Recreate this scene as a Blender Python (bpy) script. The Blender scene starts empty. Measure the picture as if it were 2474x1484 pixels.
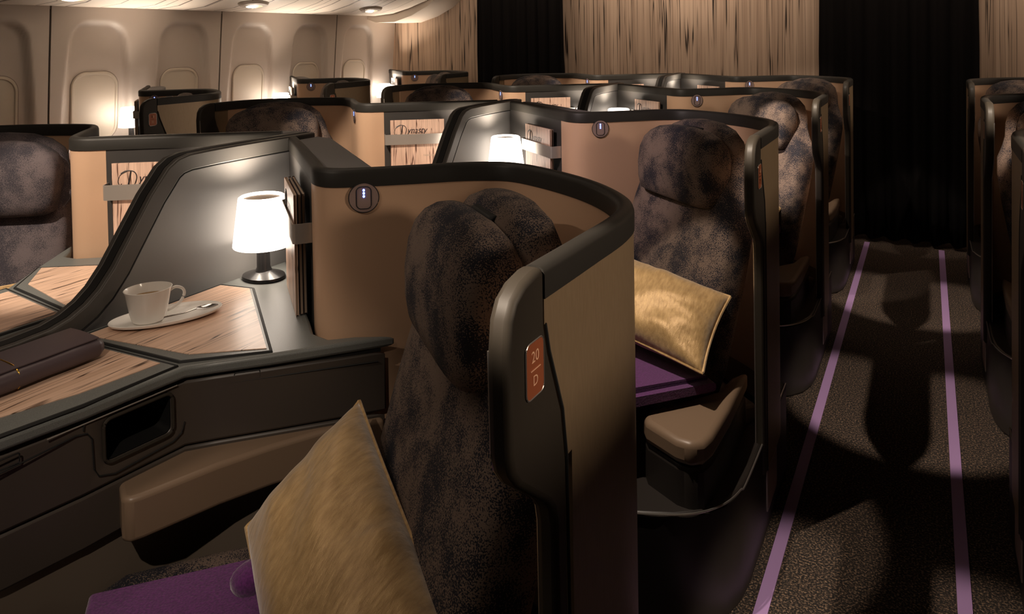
import bpy, bmesh, math, random
import numpy as np
from mathutils import Vector, Matrix
S = bpy.context.scene
COL = S.collection
rnd = random.Random(7)
pi = math.pi

# ------------------------------------------------------------------ camera, world, exposure
W, HH = 2474, 1484
FPX, CX, CY = 1757.66, 1205.1, 138.64
YAW, PIT, ROL = 0.5325, 0.0229, -0.0168
CAMH = 1.42
cd = bpy.data.cameras.new('camera'); cam = bpy.data.objects.new('camera', cd); COL.objects.link(cam)
fw = Vector((-math.sin(YAW)*math.cos(PIT), math.cos(YAW)*math.cos(PIT), -math.sin(PIT)))
r0 = Vector((math.cos(YAW), math.sin(YAW), 0)); u0 = r0.cross(fw)
r2 = math.cos(ROL)*r0 + math.sin(ROL)*u0; u2 = -math.sin(ROL)*r0 + math.cos(ROL)*u0
cam.matrix_world = Matrix(((r2.x, u2.x, -fw.x, 0), (r2.y, u2.y, -fw.y, 0), (r2.z, u2.z, -fw.z, CAMH), (0, 0, 0, 1)))
cd.sensor_fit = 'HORIZONTAL'; cd.sensor_width = 36; cd.lens = FPX/W*36
cd.shift_x = (W/2-CX)/W; cd.shift_y = (CY-HH/2)/W
cd.clip_start = 0.02
S.camera = cam
S.view_settings.view_transform = 'Standard'; S.view_settings.look = 'None'
S.view_settings.exposure = 0.0; S.view_settings.gamma = 1.0
S.view_settings.use_curve_mapping = False
wd = bpy.data.worlds.new('world'); S.world = wd; wd.use_nodes = True
wd.node_tree.nodes['Background'].inputs[0].default_value = (1.0, 0.8, 0.65, 1)
wd.node_tree.nodes['Background'].inputs[1].default_value = 0.014

P = 1.295          # seat pitch
CEN = -1.62        # centre line of the middle block
HS = 1.153         # shell height
CZ = 0.80          # console top

def lamp_light(name, typ, loc, target, energy, color, size=0.1, spot=None, blend=0.3):
    l = bpy.data.lights.new(name, typ); l.energy = energy; l.color = color
    if typ == 'AREA':
        l.shape = 'RECTANGLE'; l.size = size[0]; l.size_y = size[1]
    else:
        l.shadow_soft_size = size
    if typ == 'SPOT':
        l.spot_size = math.radians(spot); l.spot_blend = blend
    o = bpy.data.objects.new(name, l); COL.objects.link(o); o.location = loc
    d = Vector(target)-Vector(loc)
    o.rotation_euler = d.to_track_quat('-Z', 'Y').to_euler()
    return o
WARM = (1.0, 0.79, 0.61); WHITE = (1.0, 0.83, 0.67)
# soft cabin lighting hidden in the ceiling coves: over the bulkhead, over the middle
lamp_light('cove_and_fill_light', 'AREA', (-3.0, 3.2, 2.0), (-4.6, 3.3, 1.45), 7, WARM, (0.3, 4.5))  # unseen lamp added mid-air over the aisle to brighten the window wall
lamp_light('cove_and_fill_light', 'AREA', (-1.65, 5.0, 2.35), (-1.65, 5.8, 1.6), 30, WARM, (6.2, 0.2))
lamp_light('cove_and_fill_light', 'AREA', (-1.62, 1.2, 2.36), (-1.62, 1.4, 0), 12, WARM, (0.35, 4.6))
for k in range(4): lamp_light('bronze_fill_spot', 'SPOT', (1.40, 0.98+k*P, 1.66), (-0.4, 0.94+k*P, 1.03), (78, 60, 45, 45)[k], WARM, 0.16, 24, 0.5)  # added spots, standing in for side glow on the bronze shell walls
# reading lights: beams above the seats, plus one added for the nearest console
def spot(x, y, tx, ty, tz, e, cone, blend=0.2, col=WHITE):
    lamp_light('reading_and_fill_spot', 'SPOT', (x, y, 2.15), (tx, ty, tz), e, col, 0.012, cone, blend)
for k in range(4):
    spot(-0.74, -0.08+k*P, 0.04, 1.78+k*P, 0.0, 260 if k < 3 else 50, 13, 0.5)
    spot(0.54, -0.08+k*P, -0.20, 1.79+k*P, 0.0, 260 if k < 3 else 50, 13, 0.5)
    if k == 2: spot(-1.05, -0.05+k*P, -0.53, 0.94+k*P, 0.80, 260, 15, 0.5)
    else: spot(-0.82 if k == 1 else -1.10, 0.10+k*P, -0.70, 0.66+k*P, 0.52, (9, 85, 0, 40)[k], 28)
    spot(-1.45, -0.25+k*P, -0.93, 1.22+k*P, 1.02, (20, 90, 80, 80)[k], 28, 0.8, (1.0, 0.80, 0.80) if k == 1 else WHITE)
    spot(2*CEN+1.20, 0.25+k*P, 2*CEN+1.12, 1.12+k*P, 0.92, 130, 34, 0.6)
spot(-0.35, -0.35, -1.22, 0.86, 0.62, 60, 26, 1.0)  # soft beam added ahead of the first row to brighten its console front

# ------------------------------------------------------------------ materials
def N(nt, t, **kw):
    n = nt.nodes.new(t)
    for k, v in kw.items():
        if k.startswith('i_'): n.inputs[k[2:].replace('_', ' ')].default_value = v
        else: setattr(n, k, v)
    return n
def mat(name, col, rough=0.5, metal=0.0, **kw):
    m = bpy.data.materials.new(name); m.use_nodes = True
    b = m.node_tree.nodes['Principled BSDF']
    b.inputs['Base Color'].default_value = (*col, 1); b.inputs['Roughness'].default_value = rough; b.inputs['Metallic'].default_value = metal
    for k, v in kw.items(): b.inputs[k].default_value = v
    return m
def bsdf(m): return m.node_tree.nodes['Principled BSDF']
def coords(nt, scale=(1, 1, 1), rot=(0, 0, 0)):
    tc = N(nt, 'ShaderNodeTexCoord'); mp = N(nt, 'ShaderNodeMapping')
    mp.inputs['Scale'].default_value = scale; mp.inputs['Rotation'].default_value = rot
    nt.links.new(tc.outputs['Object'], mp.inputs['Vector']); return mp.outputs['Vector']
def noise(nt, vec, scale, detail=3, rough=0.5):
    n = N(nt, 'ShaderNodeTexNoise'); n.inputs['Scale'].default_value = scale; n.inputs['Detail'].default_value = detail; n.inputs['Roughness'].default_value = rough
    nt.links.new(vec, n.inputs['Vector']); return n.outputs['Fac']
def ramp(nt, fac, stops):
    r = N(nt, 'ShaderNodeValToRGB'); e = r.color_ramp.elements
    while len(e) < len(stops): e.new(0.5)
    for i, (p, c) in enumerate(stops): e[i].position = p; e[i].color = (*c, 1) if len(c) == 3 else c
    nt.links.new(fac, r.inputs['Fac']); return r.outputs['Color']
def bump(nt, m, h, strength=0.2, dist=0.002):
    b = N(nt, 'ShaderNodeBump'); b.inputs['Strength'].default_value = strength; b.inputs['Distance'].default_value = dist
    nt.links.new(h, b.inputs['Height']); nt.links.new(b.outputs['Normal'], bsdf(m).inputs['Normal'])
def math_(nt, op, a, b=None):
    n = N(nt, 'ShaderNodeMath', operation=op)
    for i, v in enumerate((a, b)):
        if v is None: continue
        if isinstance(v, (int, float)): n.inputs[i].default_value = v
        else: nt.links.new(v, n.inputs[i])
    return n.outputs[0]
def tex_mat(name, base_rough, builder, metal=0.0, **kw):
    m = mat(name, (0.5, 0.5, 0.5), base_rough, metal, **kw); nt = m.node_tree
    c = builder(nt, m)
    if c is not None: nt.links.new(c, bsdf(m).inputs['Base Color'])
    return m

def wood_builder(axes, light, mid, dark, fa=40.0, fl=1.3, thr=0.40, rot=0.0):
    """grain runs along the low-frequency axis; dark broken streaks of uneven width"""
    def f(nt, m):
        def nz(fx, fl_, det, seed):
            sc = [fl_ if c == 'l' else fx if c == 'a' else 0.0 for c in axes]
            v = coords(nt, sc, (0, 0, rot))
            ad = N(nt, 'ShaderNodeVectorMath', operation='ADD'); nt.links.new(v, ad.inputs[0]); ad.inputs[1].default_value = (seed, seed*1.7, seed*.6)
            return noise(nt, ad.outputs[0], 1.0, det, 0.55)
        base = ramp(nt, nz(fa*0.8, fl*0.5, 3, 3.1), [(0.30, mid), (0.66, light)])
        fine = ramp(nt, nz(fa*3.0, fl*1.2, 2, 9.2), [(0.3, (0.82, 0.80, 0.78)), (0.6, (1, 1, 1))])
        mulb = N(nt, 'ShaderNodeMix', data_type='RGBA', blend_type='MULTIPLY'); mulb.inputs[0].default_value = 1.0
        nt.links.new(base, mulb.inputs[6]); nt.links.new(fine, mulb.inputs[7])
        blob = ramp(nt, nz(fa, fl, 2, 0.0), [(thr-0.10, (1, 1, 1)), (thr-0.05, (0, 0, 0))])
        rd = math_(nt, 'ABSOLUTE', math_(nt, 'SUBTRACT', nz(fa*0.42, fl*0.30, 2, 7.7), 0.5))
        ridge = ramp(nt, rd, [(0.004, (1, 1, 1)), (0.016, (0, 0, 0))])
        mxs = N(nt, 'ShaderNodeMix', data_type='RGBA', blend_type='LIGHTEN'); mxs.inputs[0].default_value = 1.0
        nt.links.new(blob, mxs.inputs[6]); nt.links.new(ridge, mxs.inputs[7]); streak = mxs.outputs[2]
        gate = ramp(nt, nz(fa*0.6, fl*2.6, 1, 5.5), [(0.36, (0.12, 0.12, 0.12)), (0.52, (1, 1, 1))])
        mul = N(nt, 'ShaderNodeMix', data_type='RGBA', blend_type='MULTIPLY'); mul.inputs[0].default_value = 1.0
        nt.links.new(streak, mul.inputs[6]); nt.links.new(gate, mul.inputs[7])
        mx = N(nt, 'ShaderNodeMix', data_type='RGBA')
        nt.links.new(mul.outputs[2], mx.inputs[0]); nt.links.new(mulb.outputs[2], mx.inputs[6]); mx.inputs[7].default_value = (*dark, 1)
        return mx.outputs[2]
    return f
LIGHTW, MIDW, DARKW = (0.78, 0.56, 0.42), (0.55, 0.36, 0.25), (0.05, 0.03, 0.02)
M = {}
M['tray_wood'] = tex_mat('persimmon wood tray', 0.30, wood_builder('al0', (0.80, 0.56, 0.42), (0.62, 0.41, 0.29), (0.09, 0.05, 0.03), 75, 4.5, 0.41, 0.30))
M['wall_wood'] = tex_mat('persimmon wood wall', 0.6, wood_builder('a0l', (0.62, 0.46, 0.345), (0.44, 0.31, 0.225), (0.03, 0.018, 0.012), 42, 0.9, 0.425))
M['cover_wood'] = tex_mat('magazine cover woodgrain', 0.4, wood_builder('a0l', (0.82, 0.58, 0.45), (0.64, 0.43, 0.33), (0.13, 0.06, 0.04), 95, 7, 0.42))
def bronze_b(nt, m):
    v = coords(nt, (60, 60, 3)); n = noise(nt, v, 12, 3)
    bump(nt, m, n, 0.08, 0.001)
    return ramp(nt, n, [(0.3, (0.245, 0.174, 0.103)), (0.7, (0.30, 0.216, 0.132))])
M['bronze'] = tex_mat('brushed bronze', 0.40, bronze_b, 0.3)
M['rim'] = mat('dark rim', (0.024, 0.022, 0.019), 0.5, **{'Specular IOR Level': 0.25})
M['frame'] = mat('dark bronze frame', (0.034, 0.028, 0.021), 0.5, **{'Specular IOR Level': 0.3})
M['tan'] = mat('tan lining', (0.58, 0.375, 0.245), 0.42)
M['dark'] = mat('dark plastic', (0.060, 0.048, 0.040), 0.42)
M['lampbase'] = mat('glossy black lamp base', (0.014, 0.013, 0.013), 0.25)
M['shelf'] = mat('grey shelf top', (0.13, 0.125, 0.128), 0.5)
M['shadegap'] = mat('window shade gap', (0.20, 0.155, 0.125), 0.7)
M['base'] = mat('near black base plastic', (0.022, 0.018, 0.016), 0.42)
M['groove'] = mat('black groove', (0.006, 0.006, 0.006), 0.7)
def top_b(nt, m):
    v = coords(nt); n = noise(nt, v, 900, 2)
    bump(nt, m, n, 0.25, 0.0006)
    return ramp(nt, n, [(0.3, (0.11, 0.115, 0.11)), (0.7, (0.18, 0.19, 0.18))])
M['top'] = tex_mat('console top', 0.36, top_b)
M['divider'] = mat('grey divider panel', (0.195, 0.188, 0.18), 0.6, **{'Specular IOR Level': 0.25})
M['divtrim'] = mat('divider trim', (0.075, 0.070, 0.064), 0.42)
M['magpanel'] = mat('dark magazine panel', (0.045, 0.041, 0.038), 0.5)
def fabric_b(dark, spot, s=1.0):
    def f(nt, m):
        v = coords(nt); big = noise(nt, v, 11, 2, 0.6); fine = noise(nt, v, 430*s, 1, 0.5)
        t = math_(nt, 'ADD', math_(nt, 'MULTIPLY', math_(nt, 'SUBTRACT', big, 0.5), 0.95), fine)
        c = ramp(nt, t, [(0.49, dark), (0.515, spot)])
        bump(nt, m, fine, 0.4, 0.001)
        return c
    return f
M['fabric'] = tex_mat('speckled fabric', 0.95, fabric_b((0.009, 0.009, 0.016), (0.15, 0.107, 0.084)))
M['fabric_blue'] = tex_mat('bluish fabric', 0.9, fabric_b((0.030, 0.026, 0.034), (0.12, 0.095, 0.098), 1.4))
M['leather'] = mat('brown leather', (0.22, 0.15, 0.10), 0.40)
M['seatside'] = mat('seat side', (0.14, 0.11, 0.085), 0.55)
def satin_b(nt, m):
    v = coords(nt, (1, 1, 1)); n = noise(nt, coords(nt, (120, 26, 60), (0.3, 0.5, 0.9)), 1.0, 3, 0.6); b = noise(nt, v, 9, 3, 0.55); g = noise(nt, v, 700, 1)
    h = math_(nt, 'ADD', math_(nt, 'MULTIPLY', n, 0.22), math_(nt, 'ADD', b, math_(nt, 'MULTIPLY', g, 0.06)))
    bump(nt, m, h, 0.55, 0.010)
    return ramp(nt, n, [(0.3, (0.37, 0.225, 0.082)), (0.7, (0.58, 0.38, 0.165))])
M['gold'] = tex_mat('gold satin', 0.46, satin_b, 0.18, **{'Sheen Weight': 0.6})
def wool_b(nt, m):
    v = coords(nt); n = noise(nt, v, 260, 3); bump(nt, m, n, 0.5, 0.002)
    return ramp(nt, n, [(0.3, (0.058, 0.006, 0.076)), (0.7, (0.125, 0.016, 0.15))])
M['purple'] = tex_mat('purple wool', 0.95, wool_b, **{'Sheen Weight': 0.5})
def carpet_b(nt, m):
    v = coords(nt); n = noise(nt, v, 170, 2, 0.7); bump(nt, m, n, 0.9, 0.006)
    return ramp(nt, n, [(0.42, (0.008, 0.006, 0.005)), (0.52, (0.035, 0.024, 0.018)), (0.66, (0.26, 0.17, 0.11))])
M['carpet'] = tex_mat('carpet', 1.0, carpet_b)
M['strip'] = mat('purple floor strip', (0.40, 0.25, 0.49), 0.5)
M['panel'] = mat('cabin wall panel', (0.60, 0.52, 0.46), 0.5)
M['shade'] = mat('window shade', (0.66, 0.58, 0.48), 0.45)
M['white'] = mat('white psu panel', (0.84, 0.75, 0.66), 0.45)
def psu_b(nt, m):
    tc = N(nt, 'ShaderNodeTexCoord'); sp = N(nt, 'ShaderNodeSeparateXYZ'); nt.links.new(tc.outputs['Object'], sp.inputs[0])
    y = sp.outputs['Y']
    out = None
    for per, off, wd_ in ((0.62, 0.0, 0.012), (0.62, 0.17, 0.008), (0.31, 0.09, 0.006), (1.24, 0.42, 0.014)):
        fr = math_(nt, 'FRACT', math_(nt, 'DIVIDE', math_(nt, 'ADD', y, off), per))
        l = math_(nt, 'LESS_THAN', fr, wd_/per)
        out = l if out is None else math_(nt, 'MAXIMUM', out, l)
    mx = N(nt, 'ShaderNodeMix', data_type='RGBA'); nt.links.new(out, mx.inputs[0])
    mx.inputs[6].default_value = (0.86, 0.77, 0.68, 1); mx.inputs[7].default_value = (0.10, 0.075, 0.06, 1)
    return mx.outputs[2]
M['psu'] = tex_mat('psu panel with seams', 0.45, psu_b)
M['seam'] = mat('panel seam', (0.05, 0.035, 0.028), 0.7)
M['curtain'] = mat('black curtain', (0.0055, 0.0045, 0.0045), 1.0, **{'Specular IOR Level': 0.1})
M['ceil'] = mat('ceiling', (0.10, 0.085, 0.075), 0.8)
M['steel'] = mat('brushed steel', (0.62, 0.58, 0.54), 0.32, 0.9)
M['band'] = mat('satin metal band', (0.55, 0.50, 0.45), 0.35, 0.6)
M['china'] = mat('white china', (0.92, 0.89, 0.84), 0.14)
M['coffee'] = mat('coffee', (0.30, 0.17, 0.06), 0.1)
M['spoon'] = mat('spoon metal', (0.75, 0.72, 0.70), 0.12, 1.0)
M['kit'] = mat('plum leatherette', (0.085, 0.062, 0.070), 0.42)
M['goldmetal'] = mat('gold metal', (0.75, 0.48, 0.10), 0.25, 1.0)
M['orange'] = mat('copper seat plate', (0.36, 0.105, 0.045), 0.4, 0.2)
M['platetext'] = mat('plate lettering', (0.85, 0.50, 0.32), 0.4)
M['ink'] = mat('black ink', (0.02, 0.014, 0.016), 0.5)
M['paper'] = mat('paper', (0.42, 0.32, 0.24), 0.8)
M['paperdark'] = mat('dark magazine', (0.07, 0.05, 0.045), 0.5)
M['socket'] = mat('socket plate', (0.28, 0.20, 0.18), 0.35)
M['black'] = mat('black', (0.004, 0.004, 0.004), 0.6)
def emis(name, col, st):
    m = mat(name, (0.02, 0.02, 0.02), 0.5); b = bsdf(m)
    b.inputs['Emission Color'].default_value = (*col, 1); b.inputs['Emission Strength'].default_value = st; return m
M['lampshade'] = emis('lit lamp shade', (1.0, 0.86, 0.73), 6.0)
M['lampshade_window'] = emis('lit lamp shade by the windows', (1.0, 0.86, 0.73), 9.0)
M['bulb'] = emis('lit bulb', (1.0, 0.85, 0.6), 30.0)
M['blue'] = emis('blue led', (0.12, 0.2, 1.0), 9.0)

# ------------------------------------------------------------------ mesh helpers
def link(name, V, F, m, parent=None, smooth=35, bevel=0, seg=2, sub=0, mirror=False, base=None, weld=False):
    V = [Vector(v) for v in V]
    if base is not None: V = [v-base for v in V]
    if mirror:
        V = [Vector((-v.x, v.y, v.z)) for v in V]; F = [tuple(reversed(f)) for f in F]
    me = bpy.data.meshes.new(name); me.from_pydata([tuple(v) for v in V], [], F)
    bm = bmesh.new(); bm.from_mesh(me)
    if weld: bmesh.ops.remove_doubles(bm, verts=bm.verts, dist=1e-5)
    bmesh.ops.recalc_face_normals(bm, faces=bm.faces); bm.to_mesh(me); bm.free()
    me.polygons.foreach_set('use_smooth', [True]*len(me.polygons))
    me.set_sharp_from_angle(angle=math.radians(smooth))
    me.materials.append(M[m] if isinstance(m, str) else m)
    o = bpy.data.objects.new(name, me); COL.objects.link(o)
    if bevel:
        b = o.modifiers.new('bevel', 'BEVEL'); b.width = bevel; b.segments = seg; b.limit_method = 'ANGLE'; b.angle_limit = math.radians(40)
    if sub:
        s = o.modifiers.new('sub', 'SUBSURF'); s.levels = sub; s.render_levels = sub
    if parent: o.parent = parent
    return o
def empty(name, loc, label, cat, group=None, rz=0.0):
    o = bpy.data.objects.new(name, None); COL.objects.link(o); o.location = loc; o.rotation_euler.z = rz
    o.empty_display_size = 0.1
    o['label'] = label; o['category'] = cat
    if group: o['group'] = group
    return o
def tag(o, label, cat, group=None, kind=None):
    o['label'] = label; o['category'] = cat
    if group: o['group'] = group
    if kind: o['kind'] = kind
    return o
def copy_tree(o, parent=None):
    c = o.copy(); COL.objects.link(c)
    if parent: c.parent = parent
    for ch in list(o.children): copy_tree(ch, c)
    return c
def merge(*parts):
    V, F = [], []
    for v, f in parts:
        n = len(V); V += list(v); F += [tuple(i+n for i in q) for q in f]
    return V, F
def prism(poly, z0, z1):
    n = len(poly); V = [(x, y, z0) for x, y in poly]+[(x, y, z1) for x, y in poly]
    F = [tuple(range(n-1, -1, -1)), tuple(range(n, 2*n))]+[(i, (i+1) % n, n+(i+1) % n, n+i) for i in range(n)]
    return V, F
def prism_x(poly, x0, x1):   # poly in (y,z)
    V, F = prism(poly, x0, x1); return [(z, x, y) for x, y, z in V], F
def loft(rings, cap=True, closed=True):
    n = len(rings[0]); V = [p for r in rings for p in r]; F = []
    for a in range(len(rings)-1):
        for i in range(n if closed else n-1):
            j = (i+1) % n; F.append((a*n+i, a*n+j, (a+1)*n+j, (a+1)*n+i))
    if cap: F += [tuple(range(n-1, -1, -1)), tuple((len(rings)-1)*n+i for i in range(n))]
    return V, F
def lathe(prof, c=(0, 0, 0), n=32, sx=1, sy=1, cap=True):
    return loft([[(c[0]+r*sx*math.cos(2*pi*i/n), c[1]+r*sy*math.sin(2*pi*i/n), c[2]+z) for i in range(n)] for r, z in prof], cap)
def tube(pts, r, n=8, cap=True):
    pts = [Vector(p) for p in pts]; rings = []
    for i, p in enumerate(pts):
        t = (pts[min(i+1, len(pts)-1)]-pts[max(i-1, 0)]).normalized()
        a = Vector((0, 0, 1)) if abs(t.z) < .9 else Vector((1, 0, 0))
        u = t.cross(a).normalized(); v = u.cross(t)
        rr = r[i] if isinstance(r, (list, tuple)) else r
        rings.append([tuple(p+rr*(math.cos(2*pi*k/n)*u+math.sin(2*pi*k/n)*v)) for k in range(n)])
    return loft(rings, cap)
def box(x0, x1, y0, y1, z0, z1): return prism([(x0, y0), (x1, y0), (x1, y1), (x0, y1)], z0, z1)
def obox(o, a, b, c):   # box from a corner and three edge vectors
    o, a, b, c = map(Vector, (o, a, b, c))
    V = [o, o+a, o+a+b, o+b, o+c, o+a+c, o+a+b+c, o+b+c]
    return [tuple(v) for v in V], [(3, 2, 1, 0), (4, 5, 6, 7), (0, 1, 5, 4), (1, 2, 6, 5), (2, 3, 7, 6), (3, 0, 4, 7)]
def spow(v, e): return math.copysign(abs(v)**e, v)
def superell(c, A, B, Cc, e1=0.5, e2=0.5, nu=32, nv=16):
    c, A, B, Cc = map(Vector, (c, A, B, Cc)); rings = []
    for j in range(nv+1):
        ph = -pi/2+pi*j/nv; cz, rr = spow(math.sin(ph), e1), spow(max(math.cos(ph), 1e-4), e1)
        rings.append([tuple(c+A*(rr*spow(math.cos(2*pi*i/nu), e2))+B*(rr*spow(math.sin(2*pi*i/nu), e2))+Cc*cz) for i in range(nu)])
    return loft(rings)
def catmull(pts, n=6, closed=False):
    out = []; L = len(pts)
    for i in range(L if closed else L-1):
        g = lambda k: np.array(pts[k % L] if closed else pts[min(max(k, 0), L-1)], float)
        p0, p1, p2, p3 = g(i-1), g(i), g(i+1), g(i+2)
        for s in range(n):
            t = s/n; out.append(tuple(0.5*((2*p1)+(-p0+p2)*t+(2*p0-5*p1+4*p2-p3)*t*t+(-p0+3*p1-3*p2+p3)*t**3)))
    if not closed: out.append(tuple(pts[-1]))
    return out
def normals2(path):
    out = []
    for i in range(len(path)):
        a = np.array(path[max(i-1, 0)]); b = np.array(path[min(i+1, len(path)-1)]); d = (b-a)/max(np.linalg.norm(b-a), 1e-9)
        out.append(np.array((-d[1], d[0])))
    return out
def sweep(path, prof, cap=True, off=None):   # prof: closed list of (n, z); n to the left of the path
    nr = normals2(path)
    return loft([[(p[0]+nn[0]*n, p[1]+nn[1]*n, z) for n, z in prof] for p, nn in zip(path, nr)], cap)
def rrect(cx, cy, hx, hy, r, n=5):
    out = []
    for sx, sy, a0 in ((1, 1, 0), (-1, 1, pi/2), (-1, -1, pi), (1, -1, 3*pi/2)):
        for i in range(n+1):
            a = a0+pi/2*i/n; out.append((cx+sx*(hx-r)+r*math.cos(a), cy+sy*(hy-r)+r*math.sin(a)))
    return out
def text_geo(s, size, shear=0.0, align='CENTER'):
    c = bpy.data.curves.new('t', 'FONT'); c.body = s; c.size = size; c.align_x = align; c.align_y = 'CENTER'; c.shear = shear; c.resolution_u = 3
    o = bpy.data.objects.new('t', c); COL.objects.link(o)
    dg = bpy.context.evaluated_depsgraph_get(); me = bpy.data.meshes.new_from_object(o.evaluated_get(dg))
    V = [tuple(v.co) for v in me.vertices]; F = [tuple(p.vertices) for p in me.polygons]
    bpy.data.objects.remove(o); bpy.data.meshes.remove(me); bpy.data.curves.remove(c)
    return V, F
def boolean(o, V, F):
    c = link('cut', V, F, 'black', smooth=1); md = o.modifiers.new('b', 'BOOLEAN'); md.object = c; md.solver = 'EXACT'; md.operation = 'DIFFERENCE'
    c.parent = o.parent
    bv = [m for m in o.modifiers if m.type == 'BEVEL']
    for m in bv: m.show_viewport = False
    dg = bpy.context.evaluated_depsgraph_get(); dg.update(); me = bpy.data.meshes.new_from_object(o.evaluated_get(dg))
    o.modifiers.remove(md); old = o.data; o.data = me; me.name = old.name
    for m in bv: m.show_viewport = True
    bpy.data.objects.remove(c)

# ------------------------------------------------------------------ the setting
def struct(o): o['kind'] = 'structure'; return o
struct(link('floor', *box(-4.80, 1.6, -1.6, 5.95, -0.05, 0.0), 'carpet'))
struct(link('ceiling', *box(-4.80, 1.6, -1.6, 5.95, 2.42, 2.47), 'ceil'))
struct(link('wall_back', *box(-4.80, 1.6, 5.80, 5.86, 0, 2.42), 'wall_wood'))
struct(link('wall_right', *box(1.5, 1.56, -1.6, 5.86, 0, 2.42), 'panel'))
# window wall: leaning panel with an arched recess around every window
def wall_x(z): return -4.735 + 0.07*max(0, z-0.2)**1.3
WY = [2.765+0.627*k for k in range(-3, 5)]   # window centres
SEAMS = [2.452+1.254*k for k in range(-1, 3)]
def sd_round(y, z, hw, z0, z1, r):
    cy, cz = abs(y), abs(z-(z0+z1)/2); hx, hz = hw, (z1-z0)/2
    qx, qz = cy-hx+r, cz-hz+r
    return math.hypot(max(qx, 0), max(qz, 0))+min(max(qx, qz), 0)-r
def recess(y, z):
    d = 0.0
    yy = min(WY, key=lambda w: abs(w-y))
    hw = 0.235-0.05*max(0, min(1, (z-0.9)/0.7))**1.5
    s = sd_round(y-yy, z, hw, 0.55, 1.595, 0.13)
    t = max(0, min(1, -s/0.035)); d = 0.045*(t*t*(3-2*t))
    for q in SEAMS:
        if abs(y-q) < 0.006: d = max(d, 0.02)
    return d
ys = []
y = 0.2
while y < 5.81: ys.append(y); y += 0.0125
ys = sorted(set([round(v, 4) for v in ys]+[round(q+e, 4) for q in SEAMS for e in (-0.0065, -0.0055, 0.0055, 0.0065)]))
zs = [0.0, 0.3, 0.5]+[0.55+0.0155*i for i in range(74)]
V = [(wall_x(z)-recess(yv, z), yv, z) for yv in ys for z in zs]; nz = len(zs)
F = [(i*nz+j, i*nz+j+1, (i+1)*nz+j+1, (i+1)*nz+j) for i in range(len(ys)-1) for j in range(nz-1)]
struct(link('wall_left', V, F, 'panel', smooth=60))
for i, q in enumerate(SEAMS):
    struct(link('trim_%d' % (i+1), *loft([[(wall_x(z)-0.008, q-0.005, z), (wall_x(z)-0.008, q+0.005, z), (wall_x(z)-0.016, q+0.005, z), (wall_x(z)-0.016, q-0.005, z)] for z in (0.3, 0.7, 1.1, 1.4, 1.66)]), 'seam'))
wn = 0
for wy in WY:
    if wy < 1.9: continue
    wn += 1
    def ring(hw, z0, z1, r, dx):
        return [(wall_x(z)-0.045+dx, yv, z) for yv, z in [(a, b) for a, b in rrect(wy, (z0+z1)/2, hw, (z1-z0)/2, r, 8)]]
    fr = loft([ring(0.158, 0.80, 1.262, 0.10, 0.001), ring(0.152, 0.806, 1.256, 0.096, 0.010), ring(0.140, 0.818, 1.244, 0.085, 0.010), ring(0.134, 0.824, 1.238, 0.08, 0.001)], False)
    w = struct(link('window_%d' % wn, *fr, 'shade'))
    sh = ring(0.138, 0.82, 1.242, 0.083, 0.003)
    link('window_shade', [tuple(v) for v in sh]+[(x-0.006, a, b) for x, a, b in sh], [tuple(range(len(sh)))]+[tuple(range(2*len(sh)-1, len(sh)-1, -1))]+[(i, (i+1) % len(sh), len(sh)+(i+1) % len(sh), len(sh)+i) for i in range(len(sh))], 'shade', parent=w)
    g = ring(0.1605, 0.7975, 1.2645, 0.102, 0.002); g2 = ring(0.158, 0.80, 1.262, 0.10, 0.003)
    link('shade_gap', *loft([g, g2], False), 'shadegap', parent=w)
# overhead bin underside (passenger service panel) along the window side
prof = [(-4.70, 1.70), (-4.52, 1.674), (-4.30, 1.690), (-4.10, 1.735), (-3.90, 1.800), (-3.78, 1.87), (-3.70, 1.97), (-3.66, 2.42)]
Vp = []; yl = [0.0, 5.38]
for yv in yl: Vp += [(x, yv, z) for x, z in prof]
n = len(prof); Fp = [(i, i+1, n+i+1, n+i) for i in range(n-1)]
struct(link('ceiling_bin', Vp, Fp, 'psu', smooth=60))
pend = [(-4.70, 1.67), (-4.52, 1.612), (-4.30, 1.612), (-4.10, 1.665), (-3.92, 1.745), (-3.80, 1.83), (-3.72, 1.95), (-3.68, 2.42), (-4.70, 2.42)]
struct(link('trim_9', *(lambda vf: ([(x, z, y) for x, y, z in vf[0]], vf[1]))(prism(pend, 5.38, 5.80)), 'white'))
# floor path strips
for i, xs in enumerate((-0.3576, 0.0762)):
    struct(link('trim_%d' % (10+i), *box(xs-0.016, xs+0.016, -0.5, 5.52, 0.0, 0.004), 'strip'))

# curtains across the two aisles
def curtain(x0, x1, y, label):
    nx = 160; V = []; zz = [0.03, 0.3, 0.8, 1.3, 1.8, 2.41]
    for i in range(nx+1):
        t = i/nx; x = x0+(x1-x0)*t
        for j, z in enumerate(zz):
            a = 0.020*math.sin(t*2*pi*7.5+0.6*math.sin(t*9))+0.008*math.sin(t*2*pi*17+1)
            V.append((x+0.006*math.sin(j*1.7+i*.3), y+a*(1.15-0.12*j), z+(0.012*math.sin(t*2*pi*7.5+1.2) if j == 0 else 0)))
    m = len(zz); F = [(i*m+j, (i+1)*m+j, (i+1)*m+j+1, i*m+j+1) for i in range(nx) for j in range(m-1)]
    o = link('curtain', V, F, 'curtain', smooth=80)
    md = o.modifiers.new('s', 'SOLIDIFY'); md.thickness = 0.004
    return tag(o, label, 'curtain', 'dark curtains across the aisles')
curtain(-0.655, 0.285, 5.56, 'wide black curtain closing the right aisle behind the two purple floor strips')
curtain(-3.50, -2.64, 5.56, 'black curtain hanging between the wood panels above the left aisle')

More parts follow.
